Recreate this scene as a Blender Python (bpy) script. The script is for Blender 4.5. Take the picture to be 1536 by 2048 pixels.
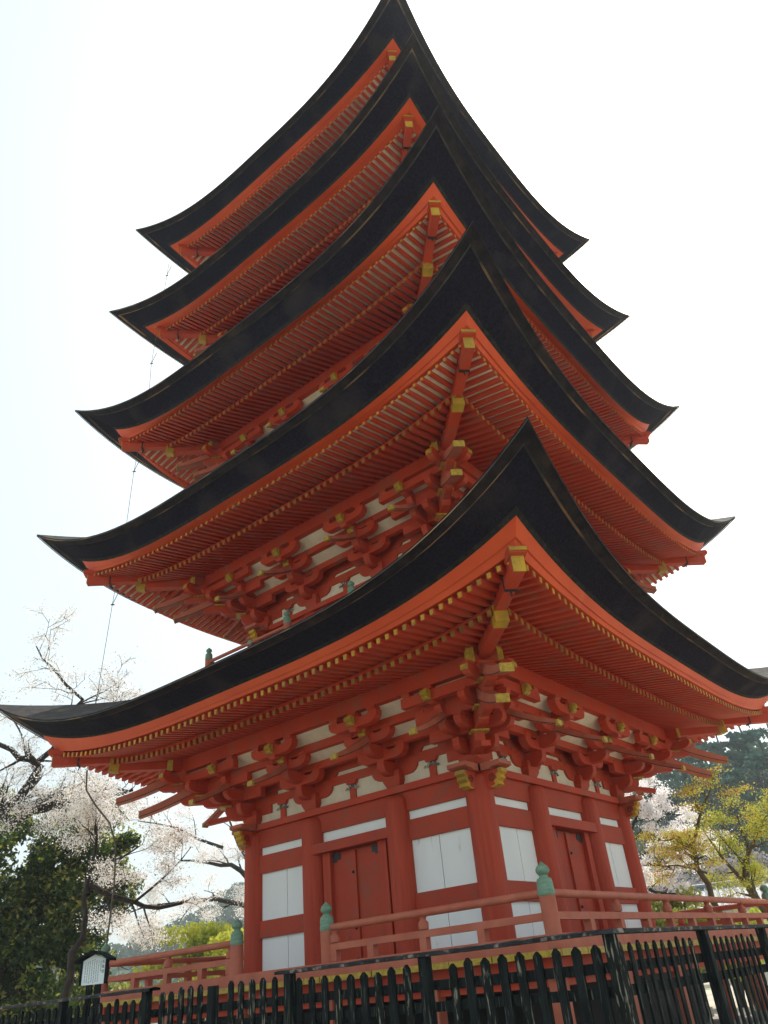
import bpy, math, random
import numpy as np
from mathutils import Vector, Matrix
random.seed(7); RNG = np.random.default_rng(11)
R = math.radians
scene = bpy.context.scene
for o in list(bpy.data.objects): bpy.data.objects.remove(o)

# ------------------------------------------------------------------ camera
cam_d = bpy.data.cameras.new('camera'); cam = bpy.data.objects.new('camera', cam_d)
scene.collection.objects.link(cam); scene.camera = cam
cr, cu, cd = Vector((0.76523561, 0.63797997, -0.08600007)), Vector((0.39906536, -0.36529629, 0.84101454)), Vector((-0.50513493, 0.67789393, 0.53413344))
M3 = Matrix((cr, cu, -cd)).transposed().to_4x4()
M3.translation = Vector((8.36627, -12.01789, -0.48041))
cam.matrix_world = M3
cam_d.sensor_width = 36; cam_d.lens = 1496.68 / 2048 * 36
cam_d.clip_start = .05; cam_d.clip_end = 3000

# ------------------------------------------------------------------ world + sun
SUN_AZ = R(-14); SUN_EL = R(50)          # azimuth measured from +Y towards +X
w = bpy.data.worlds.new("World"); scene.world = w; w.use_nodes = True
nt = w.node_tree; nt.nodes.clear()
sky = nt.nodes.new('ShaderNodeTexSky'); sky.sky_type = 'NISHITA'; sky.sun_disc = False
sky.sun_elevation = SUN_EL; sky.sun_rotation = SUN_AZ
sky.air_density = 1.0; sky.dust_density = 6.0; sky.ozone_density = 1.0
bg = nt.nodes.new('ShaderNodeBackground'); bg.inputs['Strength'].default_value = 0.12
ow = nt.nodes.new('ShaderNodeOutputWorld')
mx = nt.nodes.new('ShaderNodeMixRGB'); mx.inputs[0].default_value = .5   # thin bright overcast veil over the clear sky
mx.inputs[2].default_value = (11.4, 13.5, 13.8, 1)
nt.links.new(sky.outputs[0], mx.inputs[1]); nt.links.new(mx.outputs[0], bg.inputs[0]); nt.links.new(bg.outputs[0], ow.inputs[0])
sd = bpy.data.lights.new('sun', 'SUN'); sd.energy = 4.8; sd.angle = R(0.6); sd.color = (1, .94, .84)
so = bpy.data.objects.new('sun', sd); scene.collection.objects.link(so)
sv = Vector((math.sin(SUN_AZ)*math.cos(SUN_EL), math.cos(SUN_AZ)*math.cos(SUN_EL), math.sin(SUN_EL)))
so.rotation_euler = sv.to_track_quat('Z', 'Y').to_euler(); so.location = (0, 0, 60)
scene.view_settings.view_transform = 'Standard'; scene.view_settings.look = 'None'
scene.view_settings.exposure = 0.0; scene.view_settings.gamma = 1
scene.cycles.max_bounces = 8; scene.cycles.diffuse_bounces = 5; scene.cycles.transparent_max_bounces = 12

# ------------------------------------------------------------------ materials
def mat(name, col, col2=None, scale=6., rough=.65, bump=.0, stretch=(1, 1, 1), lo=.35, hi=.65, spec=.35, trans=0, detail=5, bscale=None, spots=None):
    m = bpy.data.materials.new(name); m.use_nodes = True; n = m.node_tree; L = n.links
    b = n.nodes['Principled BSDF']; b.inputs['Roughness'].default_value = rough
    b.inputs['Specular IOR Level'].default_value = spec
    tc = n.nodes.new('ShaderNodeTexCoord'); mp = n.nodes.new('ShaderNodeMapping'); mp.inputs['Scale'].default_value = stretch
    L.new(tc.outputs['Object'], mp.inputs[0])
    ns = n.nodes.new('ShaderNodeTexNoise'); ns.inputs['Scale'].default_value = scale; ns.inputs['Detail'].default_value = detail
    L.new(mp.outputs[0], ns.inputs[0])
    rp = n.nodes.new('ShaderNodeValToRGB'); rp.color_ramp.elements[0].position = lo; rp.color_ramp.elements[1].position = hi
    rp.color_ramp.elements[0].color = (*col, 1); rp.color_ramp.elements[1].color = (*(col2 or col), 1)
    L.new(ns.outputs[0], rp.inputs[0]); out = rp.outputs[0]
    if spots:
        s2 = n.nodes.new('ShaderNodeTexNoise'); s2.inputs['Scale'].default_value = spots[0]; s2.inputs['Detail'].default_value = 8
        L.new(mp.outputs[0], s2.inputs[0])
        r2 = n.nodes.new('ShaderNodeValToRGB'); r2.color_ramp.elements[0].position = spots[1]; r2.color_ramp.elements[1].position = spots[2]
        L.new(s2.outputs[0], r2.inputs[0])
        m2 = n.nodes.new('ShaderNodeMixRGB'); m2.inputs[2].default_value = (*spots[3], 1)
        L.new(r2.outputs[0], m2.inputs[0]); L.new(out, m2.inputs[1]); out = m2.outputs[0]
    L.new(out, b.inputs['Base Color'])
    if bump:
        bn = n.nodes.new('ShaderNodeTexNoise'); bn.inputs['Scale'].default_value = bscale or scale*4; bn.inputs['Detail'].default_value = 6
        L.new(mp.outputs[0], bn.inputs[0])
        bu = n.nodes.new('ShaderNodeBump'); bu.inputs['Strength'].default_value = bump; bu.inputs['Distance'].default_value = .02
        L.new(bn.outputs[0], bu.inputs['Height']); L.new(bu.outputs[0], b.inputs['Normal'])
    if trans:
        t = n.nodes.new('ShaderNodeBsdfTranslucent'); L.new(out, t.inputs[0])
        a = n.nodes.new('ShaderNodeMixShader'); a.inputs[0].default_value = trans
        L.new(b.outputs[0], a.inputs[1]); L.new(t.outputs[0], a.inputs[2]); L.new(a.outputs[0], n.nodes['Material Output'].inputs[0])
    return m
RED = mat('vermilion_paint', (.41, .038, .011), (.49, .053, .015), 1.3, .62, .35, (1, 1, .5), lo=.3, hi=.7, bscale=30, spots=(3.2, .50, .74, (.34, .080, .042)))
WALLRED = mat('weathered_wall_paint', (.35, .038, .014), (.43, .052, .018), 1.6, .65, .4, (1, 1, 1), lo=.3, hi=.7, bscale=26, spots=(4, .50, .76, (.28, .065, .035)))
ORED = mat('bounce_lit_vermilion', (.52, .057, .010), (.60, .078, .014), 1.4, .55, .2, (1, 1, .5), spots=(3, .62, .78, (.60, .12, .045)))  # eave-board red, brighter and more orange: ground-bounce glow put into the colour
REDWOOD = mat('vermilion_column_paint', (.37, .038, .013), (.45, .054, .018), 3, .62, .45, (6, 6, .35), bscale=14, spots=(5, .55, .80, (.28, .065, .035)))
FADED = mat('faded_vermilion_paint', (.39, .098, .055), (.46, .135, .080), 4, .65, .3, (1, 1, 1), spots=(5, .54, .74, (.36, .12, .075)))
WEATH = mat('weathered_pale_red', (.50, .20, .15), (.58, .30, .25), 6, .7, .2)
GILT = mat('yellow_end_paint', (.54, .33, .025), (.30, .19, .03), 3, .6, .1, spots=(20, .6, .7, (.25, .15, .03)))
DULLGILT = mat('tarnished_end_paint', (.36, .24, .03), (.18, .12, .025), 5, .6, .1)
DARKGILT = mat('worn_gilt_metal', (.50, .33, .03), (.30, .20, .03), 22, .45, .3)
COPPER = mat('green_copper', (.12, .23, .155), (.20, .30, .21), 9, .55, .2, (1, 1, 4), spots=(16, .6, .7, (.05, .16, .13)))
PLASTER = mat('cream_plaster', (.72, .66, .53), (.62, .56, .44), 5, .9, .1)
WHITE = mat('white_painted_board', (.82, .88, .88), (.78, .84, .85), 3, .8, .08, (1, 1, .3), spots=(7, .66, .8, (.50, .52, .52)))
BLACK = mat('black_stained_wood', (.008, .010, .010), (.020, .024, .024), 8, .8, .7, (6, 6, .5), spec=.08, bscale=22, spots=(10, .60, .68, (.10, .105, .085)))
WORN = mat('worn_black_wood', (.009, .011, .011), (.020, .024, .022), 8, .9, .8, (5, 5, .9), spec=.08, bscale=20, spots=(9, .57, .66, (.24, .23, .18)))
CAPW = mat('worn_rail_cap', (.012, .013, .014), (.032, .032, .035), 9, .7, .6, (1, 1, 1), spec=.2, spots=(16, .54, .66, (.24, .19, .17)))
BARK = mat('cypress_bark_edge', (.007, .006, .012), (.019, .016, .028), 26, .95, 1., (1, 1, .35), spec=.1, bscale=70, spots=(1.3, .56, .80, (.045, .036, .038)))
BARKT = mat('cypress_bark_top', (.028, .025, .025), (.065, .055, .05), 7, .9, 1., bscale=40, spots=(2.5, .58, .74, (.14, .12, .06)))
BARKL = mat('bark_edge_lip', (.012, .010, .012), (.030, .023, .024), 6, .9, .9, spec=.12, bscale=50, spots=(1.8, .62, .78, (.08, .05, .035)))
BARKG = mat('bark_lower_course', (.016, .016, .016), (.036, .035, .030), 12, .9, 1., spec=.12, bscale=50)
SEAM = mat('bark_seam', (.025, .024, .028), (.07, .06, .055), 3, .8, .6, spots=(1.1, .54, .64, (.26, .16, .08)))
SLEEVE = mat('grey_cable_sleeve', (.09, .085, .07), (.13, .12, .09), 9, .6)
INK = mat('dark_ink', (.012, .012, .012), None, 5, .6)
IRON = mat('black_iron', (.015, .017, .016), (.03, .03, .03), 20, .5, .2)
STONE = mat('grey_stone', (.28, .26, .23), (.38, .36, .32), 4, .9, .5)
TRUNK = mat('dark_bark', (.028, .022, .018), (.06, .05, .04), 12, .9, .8, (2, 2, .6))
TRUNKM = mat('mossy_bark', (.09, .075, .05), (.14, .12, .06), 10, .9, .6)
BLOSSOM = mat('cherry_blossom', (.90, .89, .88), (.82, .78, .76), 1.2, .8, 0, trans=.55)
BLOSSOM2 = mat('pale_cherry_blossom', (.95, .93, .93), (.88, .83, .83), 1.5, .8, 0, trans=.55)
BUDS = mat('reddish_young_leaf', (.40, .28, .17), (.46, .36, .20), 2, .7, 0, trans=.4)
EVER = mat('glossy_dark_leaf', (.036, .072, .012), (.09, .15, .024), 1.5, .28, 0, spec=.5, trans=.45)
EVERY = mat('yellow_or_sunlit_leaf', (.28, .34, .05), (.42, .40, .10), 1.5, .5, 0, trans=.45)  # yellow bushes; on the evergreen this colour stands in for sunlight on leaves
MAPLE = mat('fresh_maple_leaf', (.42, .48, .055), (.60, .58, .08), 1.2, .6, 0, trans=.5)
ORANGE = mat('orange_maple_leaf', (.52, .26, .06), (.60, .36, .09), 1.2, .6, 0, trans=.5)
PINE = mat('pine_needles', (.022, .095, .068), (.05, .14, .085), .6, .7, 0, trans=.15)
FARTREE = mat('far_woodland', (.030, .095, .045), (.075, .15, .055), .15, .9, 0, trans=.1)
FARCH = mat('far_cherry', (.36, .31, .33), (.48, .42, .43), .6, .8, 0, trans=.3)
GROUND = mat('sandy_ground', (.44, .39, .30), (.56, .50, .40), .8, .95, .4, spots=(.25, .55, .65, (.12, .16, .05)))
HILLM = mat('hill_soil', (.05, .075, .035), (.08, .10, .05), .2, .95, 0)
TILE = mat('grey_roof_tile', (.16, .18, .20), (.24, .26, .28), 6, .5, .5, (1, 8, 1))
BRASSD = mat('blue_green_carving', (.03, .10, .12), (.35, .38, .30), 30, .6, 0, lo=.48, hi=.52)

# ------------------------------------------------------------------ mesh helpers
COL = scene.collection
class MB:
    def __init__(s): s.v = []; s.f = []; s.m = []
    def quadstrip(s, rows, mi=0, flip=False):
        b = len(s.v); n = len(rows[0])
        for r in rows: s.v += [tuple(p) for p in r]
        for i in range(len(rows)-1):
            for j in range(n-1):
                q = (b+i*n+j, b+i*n+j+1, b+(i+1)*n+j+1, b+(i+1)*n+j)
                s.f.append(q[::-1] if flip else q); s.m.append(mi)
    def hexa(s, p, mi=0):
        b = len(s.v); s.v += [tuple(q) for q in p]
        for f in ((0, 3, 2, 1), (4, 5, 6, 7), (0, 1, 5, 4), (1, 2, 6, 5), (2, 3, 7, 6), (3, 0, 4, 7)):
            s.f.append(tuple(b+i for i in f)); s.m.append(mi)
    def box(s, x0, x1, y0, y1, z0, z1, mi=0):
        s.hexa([(x0, y0, z0), (x1, y0, z0), (x1, y1, z0), (x0, y1, z0), (x0, y0, z1), (x1, y0, z1), (x1, y1, z1), (x0, y1, z1)], mi)
    def beam(s, a, b, w, h, up=(0, 0, 1), mi=0):
        a = Vector(a); b = Vector(b); d = (b-a).normalized(); side = d.cross(Vector(up)).normalized(); u = side.cross(d)
        sw = side*(w/2); uh = u*(h/2)
        s.hexa([a-sw-uh, a+sw-uh, b+sw-uh, b-sw-uh, a-sw+uh, a+sw+uh, b+sw+uh, b-sw+uh], mi)
    def prism(s, prof, f, w0, w1, mi=0):
        # prof: list of (p,q); f(p,q,w) -> xyz
        b = len(s.v); n = len(prof)
        s.v += [tuple(f(p, q, w0)) for p, q in prof]+[tuple(f(p, q, w1)) for p, q in prof]
        s.f.append(tuple(b+i for i in range(n))[::-1]); s.m.append(mi)
        s.f.append(tuple(b+n+i for i in range(n))); s.m.append(mi)
        for i in range(n):
            j = (i+1) % n; s.f.append((b+i, b+j, b+n+j, b+n+i)); s.m.append(mi)
    def tube(s, pts, rad, n=8, mi=0, cap=True):
        pts = [Vector(p) for p in pts]; rows = []
        if not hasattr(rad, '__len__'): rad = [rad]*len(pts)
        pu = None
        for i, p in enumerate(pts):
            d = (pts[min(i+1, len(pts)-1)]-pts[max(i-1, 0)]).normalized()
            u = d.cross(Vector((0, 0, 1)) if abs(d.z) < .95 else Vector((1, 0, 0))).normalized() if pu is None else (pu-d*pu.dot(d)).normalized()
            pu = u; v = d.cross(u)
            rows.append([p+(u*math.cos(a)+v*math.sin(a))*rad[i] for a in [2*math.pi*k/n for k in range(n)]])
        b = len(s.v)
        for r in rows: s.v += [tuple(q) for q in r]
        for i in range(len(rows)-1):
            for j in range(n):
                k = (j+1) % n; s.f.append((b+i*n+j, b+i*n+k, b+(i+1)*n+k, b+(i+1)*n+j)); s.m.append(mi)
        if cap:
            s.f.append(tuple(b+j for j in range(n))[::-1]); s.m.append(mi)
            s.f.append(tuple(b+(len(rows)-1)*n+j for j in range(n))); s.m.append(mi)
    def lathe(s, prof, c, n=16, mi=0):
        s.tube([(c[0], c[1], c[2]+z) for r, z in prof], [max(r, .0005) for r, z in prof], n, mi)
    def build(s, name, mats, parent=None, loc=(0, 0, 0), rot=0, smooth=None, **props):
        me = bpy.data.meshes.new(name); me.from_pydata(s.v, [], s.f)
        if not isinstance(mats, (list, tuple)): mats = [mats]
        for m in mats: me.materials.append(m)
        if len(mats) > 1: me.polygons.foreach_set('material_index', s.m)
        me.update()
        if smooth is not None:
            me.shade_smooth() if hasattr(me, 'shade_smooth') else None
            me.set_sharp_from_angle(angle=R(smooth)) if smooth < 180 else None
        return link(name, me, parent, loc, rot, **props)
def islands(mb):
    par = list(range(len(mb.v)))
    def fd(a):
        while par[a] != a: par[a] = par[par[a]]; a = par[a]
        return a
    for f in mb.f:
        r = fd(f[0])
        for i in f[1:]: par[fd(i)] = r
    groups = {}
    for f, m in zip(mb.f, mb.m): groups.setdefault(fd(f[0]), []).append((f, m))
    for fs in groups.values():
        n = MB(); idx = {}
        for f, m in fs:
            q = []
            for i in f:
                if i not in idx: idx[i] = len(n.v); n.v.append(mb.v[i])
                q.append(idx[i])
            n.f.append(tuple(q)); n.m.append(m)
        yield n
def build_each(mb, name, *a, **k): return [n.build(name, *a, **k) for n in islands(mb)]
def link(name, data, parent=None, loc=(0, 0, 0), rot=0, **props):
    o = bpy.data.objects.new(name, data); COL.objects.link(o)
    if parent is not None: o.parent = parent
    o.location = loc; o.rotation_euler = (0, 0, rot)
    for k, v in props.items(): o[k] = v
    return o
def thing(name, label, cat, loc=(0, 0, 0), group=None):
    o = link(name, None, None, loc); o['label'] = label; o['category'] = cat
    if group: o['group'] = group
    return o
def neg(p): return (-p[0], -p[1], -p[2])
def copytree(o, parent, loc=None, rot=None):
    c = o.copy(); COL.objects.link(c); c.parent = parent
    if loc is not None: c.location = loc
    if rot is not None: c.rotation_euler = (0, 0, rot)
    for ch in o.children: copytree(ch, c)
    return c
def face(k, l, o, z):          # point on side k: l along the wall, o outward distance from the pagoda axis
    c, s = [(1, 0), (0, 1), (-1, 0), (0, -1)][k]
    x, y = l, -o
    return (x*c-y*s, x*s+y*c, z)

# ================================================================== THE PAGODA
HB = -1.5
pag = thing('pagoda', 'tall vermilion five-storey pagoda with upswept black bark roofs and white wall panels', 'pagoda', (0, 0, HB))
PO = (0, 0, -HB)
#        w tip/mid      z tip/mid        u tip/mid      v tip/mid       C    cz     cr
ROOF = [(5.851, 5.521, 4.643, 3.637, 5.150, 5.051, 3.985, 3.405, 4.917, 3.212, .41),
        (5.693, 5.392, 8.367, 7.301, 4.975, 4.985, 7.670, 6.925, 4.803, 6.878, .445),
        (5.454, 5.165, 11.853, 10.85, 4.748, 4.751, 11.229, 10.386, 4.55, 10.468, .37),
        (5.145, 4.767, 15.267, 14.551, 4.467, 4.331, 14.661, 14.197, 4.13, 14.15, .39),
        (4.880, 4.473, 18.679, 17.865, 4.164, 4.086, 17.961, 17.534, 3.89, 17.42, .425)]
HC = [2.36, 2.21, 2.05, 1.88, 1.72]
NZ, NW, NV = 3.92, 2.94, 3.4
TS = sorted(set([round(i/20, 4) for i in range(-20, 21)]+[s*v for v in (.93, .97, .985) for s in (-1, 1)]))
def sgn_tab(k):
    return ROOF[k]
spare_r = MB(); spare_g = MB()
near_list = []
for k in range(5):
    wt, wm, zt, zm, ut, um, vt, vm, C, cz, crr = ROOF[k]
    hc = HC[k]; q = hc+.94; zq = cz+.168+(.10 if k else 0); D = C-.64
    zin = zm+1.27; si = (HC[k+1]+.60) if k < 4 else .35
    if k == 4: zin = zm+2.3
    W = lambda t: wm+(wt-wm)*abs(t)**NW
    Z = lambda t: zm+(zt-zm)*abs(t)**NZ
    U = lambda t: um+(ut-um)*abs(t)**4
    V = lambda t: vm+(vt-vm)*abs(t)**NV
    CZ = lambda t: cz+crr*abs(t)**3.2
    DZ = lambda t: (cz-.085)+crr*.62*abs(t)**3.2
    # --- bark roof: top surface, layered edge and underside of the edge
    mb = MB()
    for f in range(4):
        rows = []
        for v in [0, .03, .08, .15, .25, .38, .52, .68, .84, 1]:
            row = []
            for t in TS:
                s = W(t)+(si-W(t))*v
                z = zm+(zin-zm)*(.78*v+.22*v*v)+(Z(t)-zm)*(1-v)**1.5
                row.append(face(f, t*s, s, z))
            rows.append(row)
        mb.quadstrip(rows, 0)
    roof = mb.build('roof', [BARKT], pag, PO, smooth=45)
    eb = MB()
    for f in range(4):
        prof = [(0, 0, 0), (.015, -.02, 0), (.02, -.06, 0)]
        def E(a, dd):          # a: 0 at the top lip .. 1 at the lower edge of the bark
            return lambda t: (W(t)+(U(t)-W(t))*a-dd*.75, Z(t)+(V(t)-Z(t))*a+dd*.6)
        seq = [(0, 0), (.03, -.012), (.10, -.006), (.255, -.002), (.285, .03), (.62, .034), (.90, .030), (.905, .020), (1.0, .012)]
        rows = []
        for a, dd in seq:
            fn = E(a, dd); rows.append([face(f, t*fn(t)[0], fn(t)[0], fn(t)[1]) for t in TS])
        eb.quadstrip(rows[:4], 0, True); eb.quadstrip(rows[3:5], 2, True); eb.quadstrip([[tuple(np.array(p)*(1.0008, 1.0008, 1)) for p in rows[1]], [tuple(np.array(p)*(1.0014, 1.0014, 1)-(0, 0, .020)) for p in rows[1]]], 2, True); eb.quadstrip(rows[4:7], 1, True); eb.quadstrip(rows[6:], 3, True)
    eb.build('bark_edge', [BARKL, BARK, SEAM, BARKG], roof, smooth=50)
    # --- red eave boards under the bark
    mb = MB()
    for f in range(4):
        def line(s, zf): return [face(f, t*s(t), s(t), zf(t)) for t in TS]
        ub = lambda t: U(t)-.012
        vb_ = lambda t: V(t)+.009
        cb = lambda t: max(CZ(t)+.056, 0)
        L1 = lambda a: ((lambda t: ub(t)+(C+.02-ub(t))*a), (lambda t: vb_(t)+(cb(t)-vb_(t))*a))
        st = L1(.60)
        rows = [line(*L1(0)), line(*L1(.3)), line(*st), line(lambda t: st[0](t)-.006, lambda t: st[1](t)+.022),
                line(lambda t: C+.02, lambda t: cb(t)+.012), line(lambda t: C-.10, lambda t: CZ(t)+.056)]
        mb.quadstrip(rows, 0, True)
    mb.build('eave_board', [ORED], roof, smooth=25)
    # --- soffit boards between and above the rafters
    mb = MB()
    for f in range(4):
        n = len(TS)
        s1 = D-.27
        zb = lambda t, s: (zq+(DZ(t)-zq)*((s-q)/(D-q)))        # bottom of base rafters
        rows = []
        for s in (hc, q, (q+s1)/2, D-.03):
            rows.append([face(f, t*s, s, (zb(t*1, s) if s >= q else zq+.26)+.074) for t in TS])
        mb.quadstrip(rows, 1 if k >= 2 else 0, True)
        mb.quadstrip([[face(f, t*(D-.03), D-.03, zb(t, D)+.088) for t in TS], [face(f, t*(D-.04), D-.04, zb(t, D)+.15) for t in TS]], 0, True)
        rows = []
        for a in (0, .5, 1):
            s = s1+.05+(C-.02-s1-.05)*a
            rows.append([face(f, t*s, s, (zb(t, s1)+.115)*(1-a)+(CZ(t)-.045)*a+.068) for t in TS])
        mb.quadstrip(rows, 1 if k >= 1 else 0, True)
    mb.build('soffit_board', [RED, PLASTER], roof)
    # --- rafters
    pitch = .146; nr = int((C-.08)/pitch)
    for f in range(4):
        for j in range(-nr, nr+1):
            x = j*pitch
            # flying rafter
            s1 = max(D-.27, abs(x)+.02)
            t0, t1 = min(1, abs(x)/s1), abs(x)/C
            zs = lambda s, t: None
            a_in = (s1-(D-.27))/(C-(D-.27))
            zi = (zb(t0, D-.27)+.115)*(1-a_in)+(CZ(t0)-.045)*a_in+.045
            zo = CZ(t1)
            if C-s1 > .04:
                p0, p1 = face(f, x, s1, zi), face(f, x, C, zo)
                item = (p0, p1, .072 if k == 0 else .062, .08 if k == 0 else .066)
                g = (face(f, x, C+.002, zo), face(f, x, C+.007, zo), .050 if k == 0 else .040, .068 if k == 0 else .050)
                if k == 0 and f in (0, 1) and ((f == 0 and j > nr-51) or (f == 1 and j < -nr+51)):
                    near_list.append((item, g))
                else:
                    spare_r.beam(*item); spare_g.beam(*g)
            # base rafter
            if abs(x) < D-.07:
                s0 = max(q-.05, abs(x)+.02); t0 = min(1, abs(x)/s0); t1 = abs(x)/D
                z0, z1 = zb(t0, s0)+.045, zb(t1, D)+.045
                spare_r.beam(face(f, x, s0, z0), face(f, x, D, z1), .074, .092)
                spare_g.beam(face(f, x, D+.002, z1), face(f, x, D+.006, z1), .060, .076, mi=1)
    # --- hip rafters at the four corners
    for f in range(4):
        dg = lambda s, z: face(f, s, s, z)
        hr = MB()
        zt_ = CZ(1)
        hr.beam(dg(q-.35, zq-.06), dg(D-.06, zb(1, D)-.02), .17, .24)
        hr.beam(dg(D-.50, zb(1, D-.4)+.10), dg(C+.03, zt_-.12), .15, .20)
        hr.beam(dg(C-.10, zt_+.01), dg(C+.09, zt_+.035), .21, .10)
        hr.beam(dg(D-.2, zt_-.10), dg(D-.2, zt_+.05), .01, .01)
        h = hr.build('hip_rafter', [RED], roof)
    for f in range(4):
        hg = MB(); zt_ = CZ(1)
        hg.beam(face(f, C+.032, C+.032, zt_-.122), face(f, C+.042, C+.042, zt_-.122), .152, .202)
        hg.beam(face(f, C+.092, C+.092, zt_+.035), face(f, C+.100, C+.100, zt_+.037), .212, .05)
        hg.beam(face(f, D-.17, D-.17, zb(1, D)-.04), face(f, D-.045, D-.045, zb(1, D)-.018), .176, .246)
        ir = MB(); s = C-.30; z = zt_-.12-.02
        build_each(hg, 'hip_rafter_cap', [GILT], roof)
        for a in range(1):
            ir.beam(face(f, s, s, z), face(f, s+.02, s+.02, z), .165, .215); ir.tube([face(f, s, s, z-.10), face(f, s+.01, s+.01, z-.17)], .012, 6)
        ir.build('iron_strap', [IRON], roof)
    # --- purlin ring carried by the brackets
    mb = MB()
    for f in range(4):
        e = q+.30
        mb.hexa([face(f, -e, q-.075, zq-.25), face(f, e, q-.075, zq-.25), face(f, e, q+.075, zq-.25), face(f, -e, q+.075, zq-.25),
                 face(f, -e, q-.075, zq-.002-.003*(f % 2)), face(f, e, q-.075, zq-.002-.003*(f % 2)), face(f, e, q+.075, zq-.002-.003*(f % 2)), face(f, -e, q+.075, zq-.002-.003*(f % 2))])
    mb.build('purlin', [RED], pag, PO)
    gp = MB()
    for f in range(4):
        for s in (-1, 1):
            gp.box(0, 0, 0, 0, 0, 0) if 0 else gp.beam(face(f, s*(e+.002), q, zq-.13), face(f, s*(e+.012), q, zq-.13), .152, .235)
    build_each(gp, 'purlin_cap', [DARKGILT], pag, PO)
for item, g in near_list[:100]:
    r_ = MB(); r_.beam(*item); o = r_.build('rafter', [RED], pag, PO)
    g_ = MB(); g_.beam(*g); g_.build('rafter_cap', [GILT], o)
for item, g in near_list[100:]: spare_r.beam(*item); spare_g.beam(*g)
rr = spare_r.build('rafter', [RED], pag, PO, kind='stuff')
spare_g.build('rafter_cap', [GILT, DULLGILT], rr, kind='stuff')

# --- bracket clusters (local frame: x = along the wall, -y = outward, z up; z measured like storey one)
def arm_prof(L, z0, z1, cut=.20):
    h = z1-z0; P = [(-L, z1), (-L, z1-h*.30)]
    for a in (20, 45, 70, 90): P.append((-L+cut*(1-math.cos(R(a)))*.9, z1-h*.30-(h*.70)*math.sin(R(a))))
    P += [(-x, z) for x, z in P[::-1]]
    if L > .3:                     # hollows between the bearing blocks
        P += [(L-.15, z1), (L-.19, z1-.04), (.16, z1-.04), (.10, z1), (-.10, z1), (-.16, z1-.04), (-L+.19, z1-.04), (-L+.15, z1)]
        P = P[:len(P)-8] + P[len(P)-8:]
    return P
def block(mb, x, y, z0, z1, r, ang=0):
    h = z1-z0; r2 = r*.72
    for (a, b, ra, rb) in ((z0, z0+h*.4, r2, r), (z0+h*.4, z1, r, r)):
        pts = []
        for rr_, zz in ((ra, a), (rb, b)):
            for sx, sy in ((-1, -1), (1, -1), (1, 1), (-1, 1)):
                c, s = math.cos(ang), math.sin(ang); px, py = sx*rr_, sy*rr_
                pts.append((x+px*c-py*s, y+px*s+py*c, zz))
        mb.hexa(pts)
def lat(mb, x, y, L, z0, z1, w=.135):
    z0 -= .035; L += .02       # arm along the wall
    mb.prism(arm_prof(L, z0, z1), lambda p, q_, ww: (x+p, y+ww, q_), -w/2, w/2)
def outp(L0, L1, z0, z1, cut=.18):
    h = z1-z0; P = [(L0, z1), (L0, z0)]
    for a in (90, 70, 45, 20): P.append((L1-cut*(1-math.cos(R(a)))*.9-0, z1-h*.30-(h*.70)*math.sin(R(a))))
    return P+[(L1, z1-h*.30), (L1, z1)]
def out_arm(mb, x, L0, L1, z0, z1, w=.135, ang=0):
    z0 -= .035
    c, s = math.cos(ang), math.sin(ang)
    def f(p, q_, ww): X, Y = ww, -p; return (x+X*c-Y*s, X*s+Y*c, q_)
    mb.prism(outp(L0, L1, z0, z1), f, -w/2, w/2)
def tail(mb, gm, im, o0, z0, o1, z1, w=.105, ang=0, h=.135, x=0, gl=.04):
    c, s = math.cos(ang), math.sin(ang)
    def f(p, q_, ww): X, Y = ww, -p; return (x+X*c-Y*s, X*s+Y*c, q_)
    N = 9; top = []; bot = []
    for i in range(N):
        a = i/(N-1); o = o0+(o1-o0)*a; z = z0+(z1-z0)*a+.20*(a*a-a)
        hh = h*(1-.48*a); top.append((o, z+hh/2)); bot.append((o, z-hh/2))
    mb.prism(bot+top[::-1], f, -w/2, w/2)
    line = [(o, z-.002) for o, z in bot[2:]]
    for sd_ in (-1, 1): im.prism([(o, z+.006) for o, z in line]+[(o, z+.018) for o, z in line[::-1]], f, sd_*w/2-.002, sd_*w/2+.002)
    o, z = (top[-1][0]), (top[-1][1]+bot[-1][1])/2
    gm.prism([(o1-gl, bot[-1][1]-.004), (o1+.008, bot[-1][1]-.004), (o1+.008, top[-1][1]+.004), (o1-gl*.6, top[-1][1]+.004)], f, -w/2-.005, w/2+.005)
def nose(gm, o, z0, z1, w=.12, ang=0, x=0, L=.10):
    c, s = math.cos(ang), math.sin(ang)
    def f(p, q_, ww): X, Y = ww, -p; return (x+X*c-Y*s, X*s+Y*c, q_)
    h = z1-z0
    gm.prism([(o, z1), (o, z0), (o+L*.35, z0+h*.05), (o+L*.7, z0+h*.25), (o+L*.55, z0+h*.42), (o+L, z0+h*.55), (o+L*.85, z1)], f, -w/2, w/2)
def spiral(im, x0, z0, y, r0=.045, ang=0, turns=1.6, side=1, rot=0.):
    c, s = math.cos(ang), math.sin(ang); P = []
    for i in range(22):
        a = i/21*turns*2*math.pi+rot; r = r0*(1-i/24)
        P.append((x0+side*r*math.cos(a), z0+r*math.sin(a)))
    im.tube([(y[0], p, q_) if y[1] == 'x' else (p, y[0], q_) for p, q_ in P], .0055, 4)

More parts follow.
